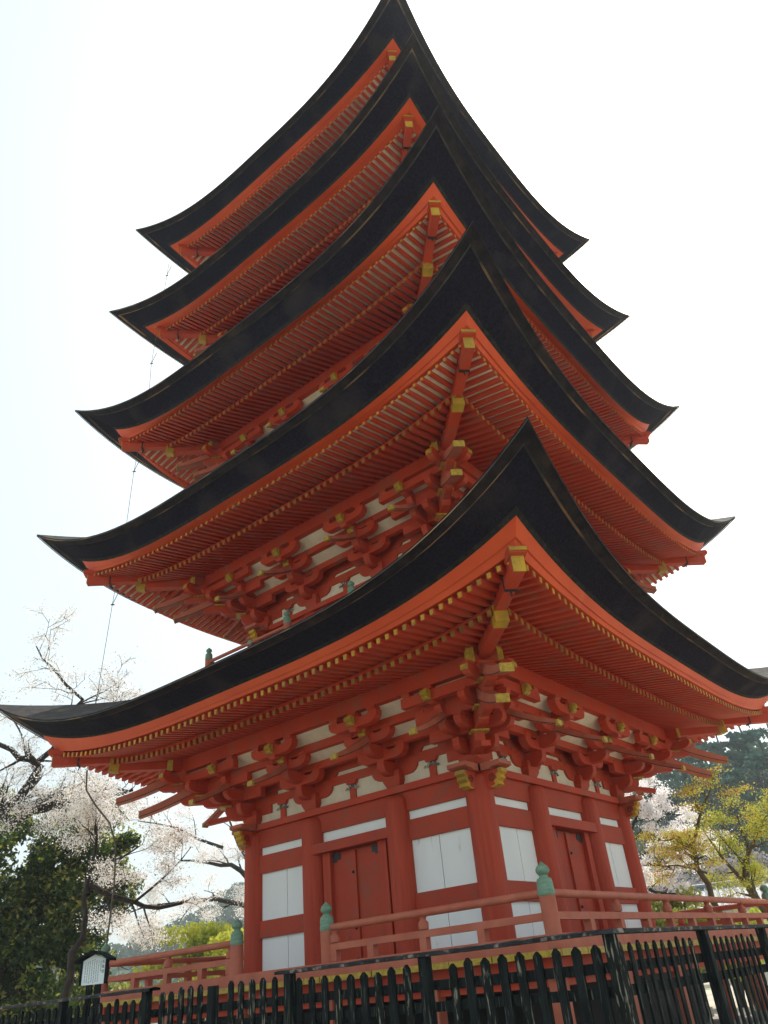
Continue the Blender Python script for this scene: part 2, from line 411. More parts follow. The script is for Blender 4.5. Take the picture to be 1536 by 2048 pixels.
def cluster(hc):
    b = MB(); g = MB(); im = MB()
    block(b, 0, 0, 2.112, 2.36, .165)
    out_arm(b, 0, -.1, .40, 2.315, 2.485); lat(b, 0, 0, .44, 2.31, 2.48)
    for x in (-.36, 0, .36): block(b, x, 0, 2.485, 2.56, .082)
    block(b, 0, -.31, 2.487, 2.56, .072)
    lat(b, 0, 0, .58, 2.56, 2.70); lat(b, 0, -.31, .45, 2.52, 2.665); out_arm(b, 0, -.1, .71, 2.56, 2.70)
    for x in (-.37, 0, .37): block(b, x, -.31, 2.665, 2.735, .080)
    block(b, 0, -.62, 2.702, 2.76, .072)
    lat(b, 0, -.62, .45, 2.735, 2.872); out_arm(b, 0, -.1, .78, 2.79, 2.93)
    for x in (-.37, 0, .37): block(b, x, -.62, 2.872, 2.935, .080)
    block(b, 0, -.93, 2.84, 2.925, .075)
    lat(b, 0, -.94, .47, 2.925, 3.07); 
    for x in (-.38, 0, .38): block(b, x, -.94, 3.07, 3.128, .080)
    out_arm(b, 0, .0, 1.02, 2.93, 3.07, .11)
    nose(g, 1.02, 2.92, 3.06, .125)
    for s in (-1, 1): g.box(s*.472-.006, s*.472+.006, -1.002, -.878, 2.975, 3.074)
    im.tube([(.058, -.90+.05*math.cos(a)*(1-a/12), 3.0+.05*math.sin(a)*(1-a/12)) for a in [i*.5 for i in range(18)]], .0055, 4)
    im.tube([(-.058, -.90+.05*math.cos(a)*(1-a/12), 3.0+.05*math.sin(a)*(1-a/12)) for a in [i*.5 for i in range(18)]], .0055, 4)
    nose(g, .78, 2.80, 2.90, .12, L=.05)
    tb = MB(); tail(tb, g, im, .45, 2.93, 1.46, 2.40)
    return b, g, im, tb
def corner_cluster(upper=False):
    sh = .11 if upper else 0.
    b = MB(); g = MB(); im = MB(); tb = MB()
    A = -math.pi/4*-1          # diagonal outward direction: local +x,-y
    block(b, 0, 0, 2.112, 2.36, .17)
    for (z0, z1, o) in ((2.315, 2.485, .0), (2.56, 2.70, .31), (2.79, 2.93, .62)):
        out_arm(b, 0, -.1, (o+.36)*1.42+.04, z0-.03, z1+.004, .15, A)
    H = math.pi/2
    def both(fn, *a):
        fn(*a)
    for ang in (0, H):
        out_arm(b, 0, -.44, .44, 2.312+.002*(ang > 0), 2.482+.002*(ang > 0), .115, ang)
        out_arm(b, 0, -.58, .75, 2.558+.002*(ang > 0), 2.70+.002*(ang > 0), .115, ang)
        out_arm(b, 0, -.1, .80, 2.79+.002*(ang > 0), 2.93, .115, ang)
        out_arm(b, 0, -.1, 1.02, 2.932, 3.07-.002*(ang > 0), .11, ang)
        nose(g, 1.02, 2.92, 3.06, .125, ang)
        tail(tb, g, im, .45, 2.93, 1.46-sh, 2.40+sh*.3, ang=ang)
    # arms on the stepped lines running past the corner on both sides
    for o, z0, z1, L in ((.31, 2.52, 2.665, .80), (.62, 2.735, 2.872, 1.10), (.94, 2.925, 3.07, 1.42)):
        P = [(p, q_) for p, q_ in outp(-.50, L, z0, z1)]
        b.prism(P, lambda p, q_, ww, o=o: (p, -o+ww, q_), -.057, .057)
        P2 = [(p, q_+.002) for p, q_ in outp(-.50, L, z0, z1)]
        b.prism(P2, lambda p, q_, ww, o=o: (o+ww, -p, q_), -.057, .057)
        e = L+.004
        if o > .9: g.box(e, e+.01, -o-.059, -o+.059, z1-.07, z1+.003); g.box(o-.059, o+.059, -e-.01, -e, z1-.07, z1+.003)
        for i, x in enumerate((-.40, 0, o, L-.09)):
            zz = z1+.052 if o < .9 else z1+.056
            block(b, x, -o, z1+.001*i, zz, .071)
            if x != o: block(b, o, -x, z1+.001*i, zz, .071)
    d = lambda s, z: (s, -s, z)
    for s, z in ((.34, 2.488), (.64, 2.704), (.95, 2.935)):
        block(b, s, -s, z, z+.075, .09, math.pi/4)
    # gilt crowns on the diagonal arms
    for s, z0 in ((.33, 2.49), (.64, 2.71), (.95, 2.94)):
        g.beam(d(s-.02, z0-.010), d(s+.13, z0-.010), .26, .024)
    r2 = math.sqrt(2)
    tail(tb, g, im, .80, 3.02, (1.45-sh)*r2, 2.46, .17, A, .20, gl=.012)
    tail(tb, g, im, 1.20, 3.22, (1.74-sh)*r2, 2.71, .17, A, .20, gl=.012)
    out_arm(b, 0, -.05, .98*r2, 2.60, 2.78, .13, A)
    out_arm(b, 0, -.05, 1.27*r2, 2.86, 3.02, .13, A)
    # demon-block under the hip rafter
    block(b, .99, -.99, 2.98, 3.17, .14, math.pi/4)
    if not upper: b.beam(d(.2, 2.33), d(.60, 2.235), .13, .07)
    return b, g, im, tb
proto = {}
for k in range(5):
    cz = ROOF[k][9]; hc = HC[k]; dz = cz-3.212+(.10 if k else 0); bi = hc*.90/2.36
    for f in range(4):
        for idx in range(4):
            if idx == 3: continue            # the far corner belongs to the next side
            l = [hc, bi, -bi][idx]; kind = ('c' if idx == 0 else 'm')+('u' if k else '')
            p = face(f, l, hc, dz); loc = (p[0], p[1], p[2]-HB); rot = f*math.pi/2
            if kind not in proto:
                b, g, im, tb = (corner_cluster(k > 0) if kind[0] == 'c' else cluster(hc))
                o = b.build('bracket_cluster', [RED], pag, loc, rot)
                build_each(g, 'gilt_cap', [DARKGILT], o); build_each(im, 'painted_scroll', [INK], o); build_each(tb, 'tail_rafter', [FADED], o)
                proto[kind] = o
            else: copytree(proto[kind], pag, loc, rot)

# --- walls, beams, panels of every storey
def ring(mb, s, w, z0, z1, ext=0, lift=.0):
    for f in range(4):
        e = s+ext; a = lift*(f % 2)
        mb.hexa([face(f, -e, s-w/2, z0-a), face(f, e, s-w/2, z0-a), face(f, e, s+w/2, z0-a), face(f, -e, s+w/2, z0-a),
                 face(f, -e, s-w/2, z1+a), face(f, e, s-w/2, z1+a), face(f, e, s+w/2, z1+a), face(f, -e, s+w/2, z1+a)])
def fbox(mb, f, l0, l1, o0, o1, z0, z1):
    mb.hexa([face(f, l0, o0, z0), face(f, l1, o0, z0), face(f, l1, o1, z0), face(f, l0, o1, z0), face(f, l0, o0, z1), face(f, l1, o0, z1), face(f, l1, o1, z1), face(f, l0, o1, z1)])
for k in range(5):
    hc = HC[k]; cz = ROOF[k][9]; dz = cz-3.212+(.10 if k else 0); bi = hc*.90/2.36
    zbase = -.30 if k == 0 else ROOF[k-1][3]+1.17
    # plaster bands behind the brackets and the sloped boards between bracket steps
    mb = MB(); ring(mb, hc, .05, 2.10+dz, 3.35+dz)
    for f in range(4):
        for (a, za, b_, zb_) in ((.33, 2.765, .63, 2.895), (.64, 2.985, .92, 3.15)):
            s0, s1 = hc+a, hc+b_
            mb.quadstrip([[face(f, -s0, s0, za+dz), face(f, s0, s0, za+dz)], [face(f, -s1, s1, zb_+dz), face(f, s1, s1, zb_+dz)]], 0, True)
    mb.build('plaster_band', [PLASTER], pag, PO)
    mb = MB()
    ring(mb, hc, .13, 2.42+dz, 2.55+dz, .05, .002); ring(mb, hc, .13, 2.62+dz, 2.80+dz, .05, .002)
    ring(mb, hc+.31, .12, 2.665+dz, 2.79+dz, .3, .002); ring(mb, hc+.62, .12, 2.872+dz, 3.0+dz, .3, .002)
    mb.build('bracket_beam', [RED], pag, PO)
    mb = MB()
    for f in range(4):
        for l in ((hc+bi)/2, 0, -(hc+bi)/2):
            fbox(mb, f, l-.062, l+.062, hc+.0, hc+.055, 2.11+dz, 2.36+dz)
    build_each(mb, 'strut', [RED], pag, PO)
    mb = MB(); cv = MB()
    for f in range(4):
        for l in ((hc+bi)/2, 0, -(hc+bi)/2):
            P = [(l-.14+.28*i/12, 2.335+dz-abs(math.sin(i/12*math.pi*2))*.0-.055*abs((i/6)-1)**1.3+.018*math.sin(i*1.7)) for i in range(13)]
            mb.tube([face(f, p, hc+.068, z) for p, z in P], [.010+.012*math.sin(i/12*math.pi) for i in range(13)], 6)
            block_ = [(l-.09, 2.36), (l+.09, 2.36), (l+.12, 2.42), (l-.12, 2.42)]
            cv.prism(block_, lambda p, q_, ww, f=f: face(f, p, ww, q_+dz), hc-.0, hc+.09)
    build_each(mb, 'strut_carving', [BRASSD], pag, PO); build_each(cv, 'strut_block', [RED], pag, PO)
    # daiwa plate with ends crossing at the corners
    mb = MB(); fd = MB()
    ring(mb, hc, .38, 2.012+dz, 2.112+dz, .20, .0)
    mb.v = []; mb.f = []; mb.m = []
    for f in range(4):
        a = .0015*(f % 2)
        fbox(mb, f, -hc-.17, hc+.17, hc-.19, hc+.17, 2.012+dz-a, 2.112+dz+a)
        for s in (-1, 1):
            P = [(hc+.17, 2.012), (hc+.30, 2.012), (hc+.33, 2.035), (hc+.44, 2.04), (hc+.50, 2.06), (hc+.50, 2.112), (hc+.17, 2.112)]
            fd.prism([(s*p, q_) for p, q_ in P], lambda p, q_, ww, f=f: face(f, p, ww, q_+dz), hc-.17, hc+.15)
    mb.build('daiwa_plate', [RED], pag, PO); build_each(fd, 'daiwa_end', [FADED], pag, PO)
    # head-beam noses at the corners
    for f in range(4):
        for s in (-1, 1):
            mb = MB(); gm = MB(); im = MB()
            P = [(hc+.1, 2.008), (hc+.1, 1.79), (hc+.28, 1.775), (hc+.38, 1.80), (hc+.36, 1.85), (hc+.42, 1.88), (hc+.40, 1.93), (hc+.45, 1.96), (hc+.45, 2.008)]
            mb.prism([(s*p, q_) for p, q_ in P], lambda p, q_, ww, f=f: face(f, p, ww, q_+dz), hc-.07, hc+.07)
            G = P[2:]
            gm_p = [(p+.012, q_-.003) for p, q_ in G[:-1]]+[(P[-1][0]+.012, P[-1][1]+.002), (P[-1][0]-.045, P[-1][1]+.002)]+[(p-.045, q_) for p, q_ in G[:-1]][::-1]
            gm.prism([(s*p, q_) for p, q_ in gm_p], lambda p, q_, ww, f=f: face(f, p, ww, q_+dz), hc-.076, hc+.076)
            for side in (-1, 1):
                im.tube([face(f, s*(hc+.285+.058*math.cos(a)*(1-a/14)), hc+.074*side, 1.90+dz+.058*math.sin(a)*(1-a/14)) for a in [i*.5 for i in range(22)]], .0055, 4)
            o = mb.build('beam_nose', [RED], pag, PO); gm.build('gilt_edge', [GILT], o); im.build('painted_spiral', [INK], o)
    # columns
    for f in range(4):
        for l in (hc, bi, -bi):
            mb = MB(); p = face(f, l, hc+.06 if abs(l) < hc-.1 else hc, 0)
            zt_ = (2.008 if abs(l) > hc-.1 else 1.985)+dz
            mb.lathe([(.205, zbase-.05), (.205, zt_-.16), (.198, zt_-.08), (.18, zt_-.03), (.14, zt_-.002)], (p[0], p[1], 0), 24)
            mb.build('column', [REDWOOD], pag, PO, smooth=40)
    # wall core and beams
    mb = MB(); ring(mb, hc-.03, .06, zbase, 2.01+dz)
    mb.build('wall', [WALLRED], pag, PO)
    def wbeams():
        for f in range(4):
            for z0, z1, o in ((1.735, 2.01, .10), (1.325, 1.605, .095), (.365, .612, .095), (-.30, -.10, .095)):
                if k: z0 = max(z0+dz, zbase); z1 = z1+dz
                if z1 <= z0+.02: continue
                for l0, l1 in ((-hc+.1, -bi), (bi, hc-.1), (-bi, bi)):
                    if l0 == -bi and z1 < 1.7+dz: continue
                    m_ = MB(); fbox(m_, f, l0, l1, hc-.02, hc+o, z0, z1); m_.build('wall_beam', [WALLRED], pag, PO)
    wbeams()
    # white panels
    for f in range(4):
        for (l0, l1, z0, z1, split) in ((-hc+.1, -bi, 1.605, 1.735, 0), (bi, hc-.1, 1.605, 1.735, 0), (-bi, bi, 1.55, 1.735, 0),
                                 (-hc+.1, -bi, .612, 1.325, 1), (bi, hc-.1, .612, 1.325, 1), (-hc+.1, -bi, -.10, .365, 1), (bi, hc-.1, -.10, .365, 1)):
            z0 += dz; z1 += dz
            if z0 < zbase: continue
            m_ = MB()
            if split:
                c = (l0+l1)/2+.02; fbox(m_, f, l0, c-.007, hc+.0, hc+.045, z0+.002, z1-.002); fbox(m_, f, c+.007, l1, hc, hc+.045, z0+.002, z1-.002)
            else: fbox(m_, f, l0, l1, hc, hc+.045, z0+.002, z1-.002)
            m_.build('wall_panel', [WHITE], pag, PO)
    # doors of the middle bay
    if k == 0:
        for f in range(4):
            m_ = MB(); fbox(m_, f, -bi-.10, bi+.10, hc+.02, hc+.24, 1.405, 1.55); m_.build('door_lintel', [WALLRED], pag, PO)
            m_ = MB()
            for s in (-1, 1): fbox(m_, f, min(s*.66, s*.50), max(s*.66, s*.50), hc-.02, hc+.13, -.30, 1.405)
            build_each(m_, 'door_jamb', [REDWOOD], pag, PO)
            for s in (-1, 1):
                m_ = MB(); fbox(m_, f, min(s*.006, s*.498), max(s*.006, s*.498), hc, hc+.06, -.24, 1.375)
                if s < 0: fbox(m_, f, -.105, .004, hc+.061, hc+.095, -.24, 1.37)
                d_ = m_.build('door_leaf', [WALLRED], pag, PO)
                h_ = MB(); fbox(h_, f, min(s*.49, s*.33), max(s*.49, s*.33), hc+.0605, hc+.072, 1.28, 1.376)
                fbox(h_, f, min(s*.49, s*.40), max(s*.49, s*.40), hc+.0725, hc+.078, 1.25, 1.30); h_.build('hinge', [IRON], d_)
                if s < 0:
                    for z in (1.06, .30, -.10):
                        p = face(f, -.05, hc+.1, z); p2 = face(f, -.05, hc+.122, z); h_ = MB(); h_.tube([p, p2], [.024, .008], 10); h_.build('door_stud', [IRON], d_)

# --- verandas
def giboshi(mb, c, s=1.0):
    mb.lathe([(.085*s, 0), (.092*s, .012*s), (.092*s, .05*s), (.088*s, .055*s), (.088*s, .125*s), (.078*s, .16*s), (.050*s, .178*s), (.044*s, .195*s), (.052*s, .205*s),
              (.072*s, .225*s), (.076*s, .25*s), (.062*s, .28*s), (.035*s, .305*s), (.012*s, .325*s), (.002, .335*s)], c, 20)
VR = 4.064; ZF = -.30
mb = MB()
for f in range(4):
    n = 30
    for i in range(n):
        a, b_ = -4.20+8.4*i/n, -4.20+8.4*(i+1)/n-.012
        fbox(mb, f, a, b_, VR+.115, VR+.135+.004*((i*7) % 3), ZF-.068, ZF-.006)
mb.build('floor_board_end', [DARKGILT], pag, PO)
mb = MB(); mb.box(-4.165, 4.165, -4.165, 4.165, ZF-.07, ZF-.01); mb.build('veranda_floor', [FADED], pag, PO)
mb = MB(); ring(mb, VR, .15, ZF-.004, ZF+.135, .0, .001); mb.build('veranda_sill', [FADED], pag, PO)
mb = MB(); ring(mb, VR-.08, .14, ZF-.25, ZF-.072, .1, .001); ring(mb, VR-.5, .14, ZF-.25, ZF-.072, .1, .001); ring(mb, 2.7, .14, ZF-.55, ZF-.35, .1, .001); ring(mb, VR-.10, .07, -.625, -.565, .0, .001)
mb.build('veranda_beam', [RED], pag, PO)
for f in range(4):
    for l in (VR-.10, 2.4, .8, -.8, -2.4):
        mb = MB(); c = face(f, l, VR-.10, 0); mb.box(c[0]-.075, c[0]+.075, c[1]-.075, c[1]+.075, -1.28, ZF-.25); mb.build('veranda_post', [FADED], pag, PO)
        mb = MB(); mb.box(c[0]-.14, c[0]+.14, c[1]-.14, c[1]+.14, -1.42, -1.28); mb.build('post_base', [STONE], pag, PO)
mb = MB(); mb.box(-2.9, 2.9, -2.9, 2.9, -1.45, -.56); mb.build('shade_dark_podium', [INK], pag, PO)  # coloured black so the shade of the underfloor void is painted in
mb = MB(); mb.box(-4.6, 4.6, -4.6, 4.6, -1.60, -1.42); mb.build('stone_base', [STONE], pag, PO)
def rail(k, vr, zf, gate, S, zsill, handr):
    # posts with copper onion caps
    ztip = zf
    zb = ztip-.335*S
    posts = []
    for f in range(4):
        posts.append(face(f, vr, vr, 0))
        if f == 0 or k: posts += [face(f, gate, vr, 0), face(f, -gate, vr, 0)]
    for p in posts:
        mb = MB(); mb.lathe([(.088*S, zsill), (.088*S, zb)], (p[0], p[1], 0), 20); o = mb.build('railing_post', [FADED], pag, PO, smooth=40)
        g = MB(); giboshi(g, (p[0], p[1], zb), S); g.build('onion_cap', [COPPER], o, smooth=50)
    for f in range(4):
        segs = [(-vr, vr)] if not (f == 0 or k) else [(-vr, -gate), (gate, vr)]
        for a, b_ in segs:
            c0, c1 = a+.07*S, b_-.07*S
            m_ = MB(); m_.tube([face(f, c0, vr, zsill+.515*S), face(f, c1, vr, zsill+.515*S)], .043*S, 12); m_.build('handrail', [FADED], pag, PO, smooth=60)
            m_ = MB(); fbox(m_, f, c0, c1, vr-.04*S, vr+.04*S, zsill+.262*S, zsill+.335*S); m_.build('middle_rail', [FADED], pag, PO)
            if k:
                m_ = MB(); fbox(m_, f, c0, c1, vr-.06*S, vr+.06*S, zsill, zsill+.10); m_.build('bottom_rail', [FADED], pag, PO)
    step = .8*vr/4.064
    for f in range(4):
        for i in range(-5, 6):
            l = i*step
            if abs(l) > vr-.3: continue
            if (f == 0 or k) and abs(l) < gate+.02: continue
            full = (i % 2 == 1) or (i % 2 == -1)
            m_ = MB()
            fbox(m_, f, l-.048*S, l+.048*S, vr-.045*S, vr+.045*S, zsill+.10*S*(k == 0)+.02, zsill+.262*S)
            if full:
                c = face(f, l, vr, 0)
                m_.lathe([(.040*S, .25*S), (.040*S, .335*S), (.062*S, .345*S), (.064*S, .41*S), (.05*S, .425*S), (.036*S, .44*S), (.036*S, .455*S), (.05*S, .475*S)], (c[0], c[1], zsill), 10)
            o = m_.build('railing_strut', [FADED], pag, PO, smooth=35)
            if k and full:
                g = MB(); g.beam(face(f, l-.05, vr, zsill+.515*S), face(f, l+.05, vr, zsill+.515*S), .10*S, .10*S); g.build('copper_fitting', [COPPER], o)
    if k == 0:
        for f in range(1):
            for l in (gate+.13, -gate-.13):
                m_ = MB(); fbox(m_, f, l-.048, l+.048, vr-.045, vr+.045, zsill+.14, zsill+.262)
                c = face(f, l, vr, 0); m_.lathe([(.040, .25), (.040, .335), (.062, .345), (.064, .41), (.05, .425), (.036, .44), (.05, .475)], (c[0], c[1], zsill), 10)
                m_.build('railing_strut', [FADED], pag, PO, smooth=35)
rail(0, VR, .52, .863, 1.0, ZF, 0)
for k in range(1, 5):
    vr = [0, 3.04, 2.86, 2.66, 2.48][k]; zt_ = 5.58+(ROOF[k][9]-6.878)
    rail(k, vr, zt_, .80*vr/3.04, .80, zt_-.72, 0)
    mb = MB(); mb.box(-vr-.12, vr+.12, -vr-.12, vr+.12, zt_-.86, zt_-.72); mb.build('upper_veranda_floor', [RED], pag, PO)
# --- spire above the top roof
mb = MB(); mb.box(-.5, .5, -.5, .5, 20.0, 20.5)
mb.lathe([(.45, 20.5), (.5, 20.7), (.3, 20.95), (.08, 21.0), (.07, 25.0), (.01, 25.4)], (0, 0, 0), 16)
for i in range(9): mb.lathe([(.07, 21.3+i*.33), (.42-.02*i, 21.32+i*.33), (.42-.02*i, 21.42+i*.33), (.07, 21.44+i*.33)], (0, 0, 0), 20)
mb.build('spire', [COPPER], pag, PO, smooth=40)
# --- lightning conductor hanging off the far-left corner of the eaves
mb = MB()
pts = [(-4.14, 17.25), (-4.17, 16.25), (-4.27, 13.37), (-4.25, 12.15), (-4.36, 9.99), (-4.38, 8.61), (-4.45, 6.62), (-4.52, 4.3), (-4.52, 3.3)]
mb.tube([(a, a, z) for a, z in pts], .006, 6)
for a, z in ((-4.16, 16.7), (-4.27, 13.37), (-4.36, 9.99), (-4.45, 6.62)):
    mb.tube([(a, a, z), (a+.22, a-.02, z+.20)], .007, 5); mb.tube([(a-.02, a-.02, z), (a+.03, a+.03, z)], .014, 6)
mb.build('lightning_cable', [SLEEVE], pag, PO)
mb = MB()
P = [Vector((a, a, z)) for a, z in ((-4.52, 3.30), (-4.50, 2.96), (-4.37, 2.69), (-4.17, 2.37), (-4.07, 2.0), (-4.04, 1.37), (-4.06, .63), (-4.08, -.2))]
mb.tube([tuple(P[0])]+[tuple(P[i].lerp(P[i+1], a)) for i in range(len(P)-1) for a in (.33, .66, 1)], .015, 8)
mb.build('cable_sleeve', [SLEEVE], pag, PO, smooth=60)

# ================================================================== BLACK FENCE
FX, FY, FZ = 5.84, -6.58, -.275; FB = -1.5
def fence_thing(label, base, along, l0, l1, posts, cap=True, worn=False, name='picket_fence', cat='fence', zt=None):
    """along: 'x' or 'y'; l0..l1 coordinates on that axis"""
    zt = FZ if zt is None else zt
    t = thing(name, label, cat, (base[0], base[1], FB)); off = (-base[0], -base[1], -FB)
    out = -1 if along == 'x' else 1
    def bx(m_, a0, a1, o0, o1, z0, z1):
        a0, a1 = min(a0, a1), max(a0, a1)
        if along == 'x': m_.box(a0, a1, min(FY+out*o0, FY+out*o1), max(FY+out*o0, FY+out*o1), z0, z1)
        else: m_.box(min(FX+out*o0, FX+out*o1), max(FX+out*o0, FX+out*o1), a0, a1, z0, z1)
    if cap:
        m_ = MB(); n = max(2, int(abs(l1-l0)/.25)); pr = [(-.07, zt-.032), (.07, zt-.032), (.07, zt-.010), (0, zt), (-.07, zt-.010)]
        rows = []
        for i in range(n+1):
            a = l0+(l1-l0)*i/n; j = RNG.normal(0, .0010)
            rows.append([((a, FY+out*o, z+j) if along == 'x' else (FX+out*o, a, z+j)) for o, z in pr+pr[:1]])
        m_.quadstrip(rows, 0, along == 'y'); m_.build('top_cap', [CAPW], t, off)
    for z in (-.50, -.64, -1.25):
        m_ = MB(); bx(m_, l0, l1, -.075, -.030, z-.032, z+.032); m_.build('fence_rail', [BLACK], t, off)
    for a in posts:
        m_ = MB(); bx(m_, a-.038, a+.038, -.028, .048, FB-.1, zt-.034 if cap else zt-.03); m_.build('fence_post', [BLACK], t, off)
    n = int(round(abs(l1-l0)/.148))
    for i in range(n):
        a = l0+(l1-l0)*(i+.5)/n
        if any(abs(a-p) < .09 for p in posts): continue
        m_ = MB(); w_ = (.034 if along == 'x' else .027)+RNG.normal(0, .002); zt2 = (zt-.082 if cap else zt-.02)+RNG.normal(0, .009); tl = RNG.normal(0, .004)
        # pointed top, slight lean
        P = [(-w_, FB+.05), (w_, FB+.05), (w_+tl, zt2-.030), (tl+w_*.15, zt2), (tl-w_*.15, zt2), (-w_+tl, zt2-.030)]
        if along == 'x': m_.prism(P, lambda p, q_, ww: (a+p, FY+out*ww, q_), -.028, -.006)
        else: m_.prism(P, lambda p, q_, ww: (FX+out*ww, a+p, q_), -.028, -.012)
        m_.build('picket', [WORN if (worn or RNG.random() < .22) else BLACK], t, off)
    return t
fence_thing('black picket fence with a worn flat cap, left of the near corner post', (4.2, FY), 'x', 5.78, 2.64, (4.27, 2.774))
fence_thing('black picket fence running back along the right side from the near corner post', (FX, -3), 'y', -6.48, 4.5, (-4.834, -3.20, -1.6, 0, 1.6, 3.2))
fence_thing('capped black picket fence section at far left below the white notice board', (-3.0, FY), 'x', .81, -6.6, (.70, -.85, -2.4, -3.9, -5.4))
fence_thing('uncapped black gate of flaking pointed pickets between two fence sections', (1.7, FY), 'x', 2.62, .85, (1.74,), cap=False, worn=True, name='picket_gate', cat='gate', zt=-.30)
t = thing('fence_post', 'thick flaking black corner post where the two picket fences meet', 'post', (FX, FY, FB))
mb = MB(); mb.box(FX-.038, FX+.038, FY-.038, FY+.038, FB-.1, FZ-.034); mb.build('post_shaft', [WORN], t, (-FX, -FY, -FB))
mb = MB(); mb.hexa([(FX-.062, FY-.072, FZ-.033), (FX+.072, FY-.072, FZ-.033), (FX+.072, FY+.1, FZ-.033), (FX-.062, FY+.1, FZ-.033), (FX-.062, FY-.06, FZ-.006), (FX+.06, FY-.06, FZ-.006), (FX+.06, FY+.1, FZ-.006), (FX-.062, FY+.1, FZ-.006)])
mb.build('post_cap', [CAPW], t, (-FX, -FY, -FB))

# ================================================================== NOTICE BOARD
SX, SY = -1.33, -5.95
t = thing('notice_board', 'small white notice board with a black gabled roof and vertical writing behind the fence', 'sign', (SX, SY, FB))
# board faces the camera side; local frame x right, -y front
ang = R(32)
def sg(mb_): return mb_
def SB(mb, x0, x1, y0, y1, z0, z1): mb.box(x0, x1, y0, y1, z0, z1)
hlf = .145; zb0, zb1, zp = 1.355, 1.615, 1.675      # heights above the ground
mb = MB(); mb.prism([(-hlf, zb0), (hlf, zb0), (hlf, zb1), (0, zp), (-hlf, zb1)], lambda p, q_, ww: (p, ww, q_), -.012, .008); mb.build('board', [WHITE], t, rot=ang)
mb = MB(); mb.box(hlf+.001, hlf+.03, -.02, .03, zb0, zb1); mb.box(-hlf-.03, -hlf-.001, -.02, .03, zb0, zb1); mb.box(-hlf, hlf, .010, .03, zb0+.02, zb1); mb.build('board_frame', [BLACK], t, rot=ang)
mb = MB()
for s in (-1, 1):
    mb.prism([(0, zp+.045), (s*.11, zp+.012), (s*.23, zb1+.005), (s*.23, zb1-.025), (s*.11, zp-.015), (0, zp+.012)], lambda p, q_, ww: (p, ww, q_), -.09, .10)
mb.build('roof', [BLACK], t, rot=ang)
for s in (-1, 1):
    mb = MB(); mb.box(s*.055-.033, s*.055+.033, .0085 if s > 0 else .0085, .055, 0, zb0+.15); mb.build('post', [BLACK], t, rot=ang)
def glyph(txt, size, x, z):
    cu_ = bpy.data.curves.new('writing', 'FONT'); cu_.body = txt; cu_.size = size; cu_.align_x = 'CENTER'
    ob = bpy.data.objects.new('writing_tmp', cu_); COL.objects.link(ob)
    me = bpy.data.meshes.new_from_object(ob.evaluated_get(bpy.context.evaluated_depsgraph_get()))
    bpy.data.objects.remove(ob)
    return [(v.co.x+x, -.0135, v.co.y+z) for v in me.vertices], [tuple(p.vertices) for p in me.polygons]
mb = MB()
for i, ch in enumerate('五重塔'):
    v_, f_ = glyph(ch, .040, .118, 1.575-.052*i)
    b0 = len(mb.v); mb.v += v_; mb.f += [tuple(b0+j for j in q_) for q_ in f_]; mb.m += [0]*len(f_)
mb.build('title_writing', [INK], t, rot=ang)
mb = MB()
rnd = random.Random(3)
for c in range(8):
    x = .088-.028*c; z = 1.60+.02-abs(x)*.35; zend = (1.48 if c == 0 else 1.375)
    while z > zend:
        for _ in range(4):
            dx, dz_ = rnd.uniform(-.005, .005), rnd.uniform(-.005, .005)
            if rnd.random() < .5: mb.box(x-.006, x+.006, -.0136, -.0131, z+dz_-.0009, z+dz_+.0009)
            else: mb.box(x+dx-.0009, x+dx+.0009, -.0138, -.0133, z-.006, z+.006)
        z -= .016
mb.build('small_writing', [INK], t, rot=ang)

# ================================================================== GROUND AND HILLS
mb = MB(); N = 60
xs = np.concatenate([np.linspace(-1200, -40, 10), np.linspace(-32, 32, 41), np.linspace(40, 1200, 10)])
rows = []
for y in xs:
    row = []
    for x in xs:
        r_ = max(abs(x), abs(y)); z = -1.52 if r_ < 7.3 else (-2.1 if r_ > 9.0 else -1.52-.58*(r_-7.3)/1.7)
        if y > 0 or x < -7: z = -1.56 if r_ < 30 else -2.1
        row.append((x, y, z+.03*math.sin(x*1.3)*math.cos(y*1.7)*(r_ > 7.4)))
    rows.append(row)
mb.quadstrip(rows); g_ = mb.build('ground', [GROUND], smooth=180, kind='structure')
def terrain(name, ctrl, depth, label=None):
    pass
def leafmesh(name, P, size, m, parent, loc=(0, 0, 0), asp=1.6, flat=.0, **props):
    """many small leaf quads at the points P"""
    P = np.asarray(P, dtype=np.float32); n = len(P)
    a = RNG.normal(size=(n, 3)); a /= np.linalg.norm(a, axis=1)[:, None]
    b = RNG.normal(size=(n, 3)); b[:, 2] *= (1-flat); b -= a*(a*b).sum(1)[:, None]; b /= np.linalg.norm(b, axis=1)[:, None]
    s = size*RNG.uniform(.6, 1.35, (n, 1)); A = a*s*asp*.5; B = b*s*.5
    V_ = np.stack([P-A, P+B-A*.1, P+A, P-B-A*.1], 1).reshape(-1, 3)
    me = bpy.data.meshes.new(name); me.vertices.add(n*4); me.vertices.foreach_set('co', V_.ravel().astype(np.float32))
    me.loops.add(n*4); me.loops.foreach_set('vertex_index', np.arange(n*4, dtype=np.int32))
    me.polygons.add(n); me.polygons.foreach_set('loop_start', np.arange(0, n*4, 4, dtype=np.int32)); me.polygons.foreach_set('loop_total', np.full(n, 4, dtype=np.int32))
    me.materials.append(m); me.update(); me.validate()
    return link(name, me, parent, loc, **props)
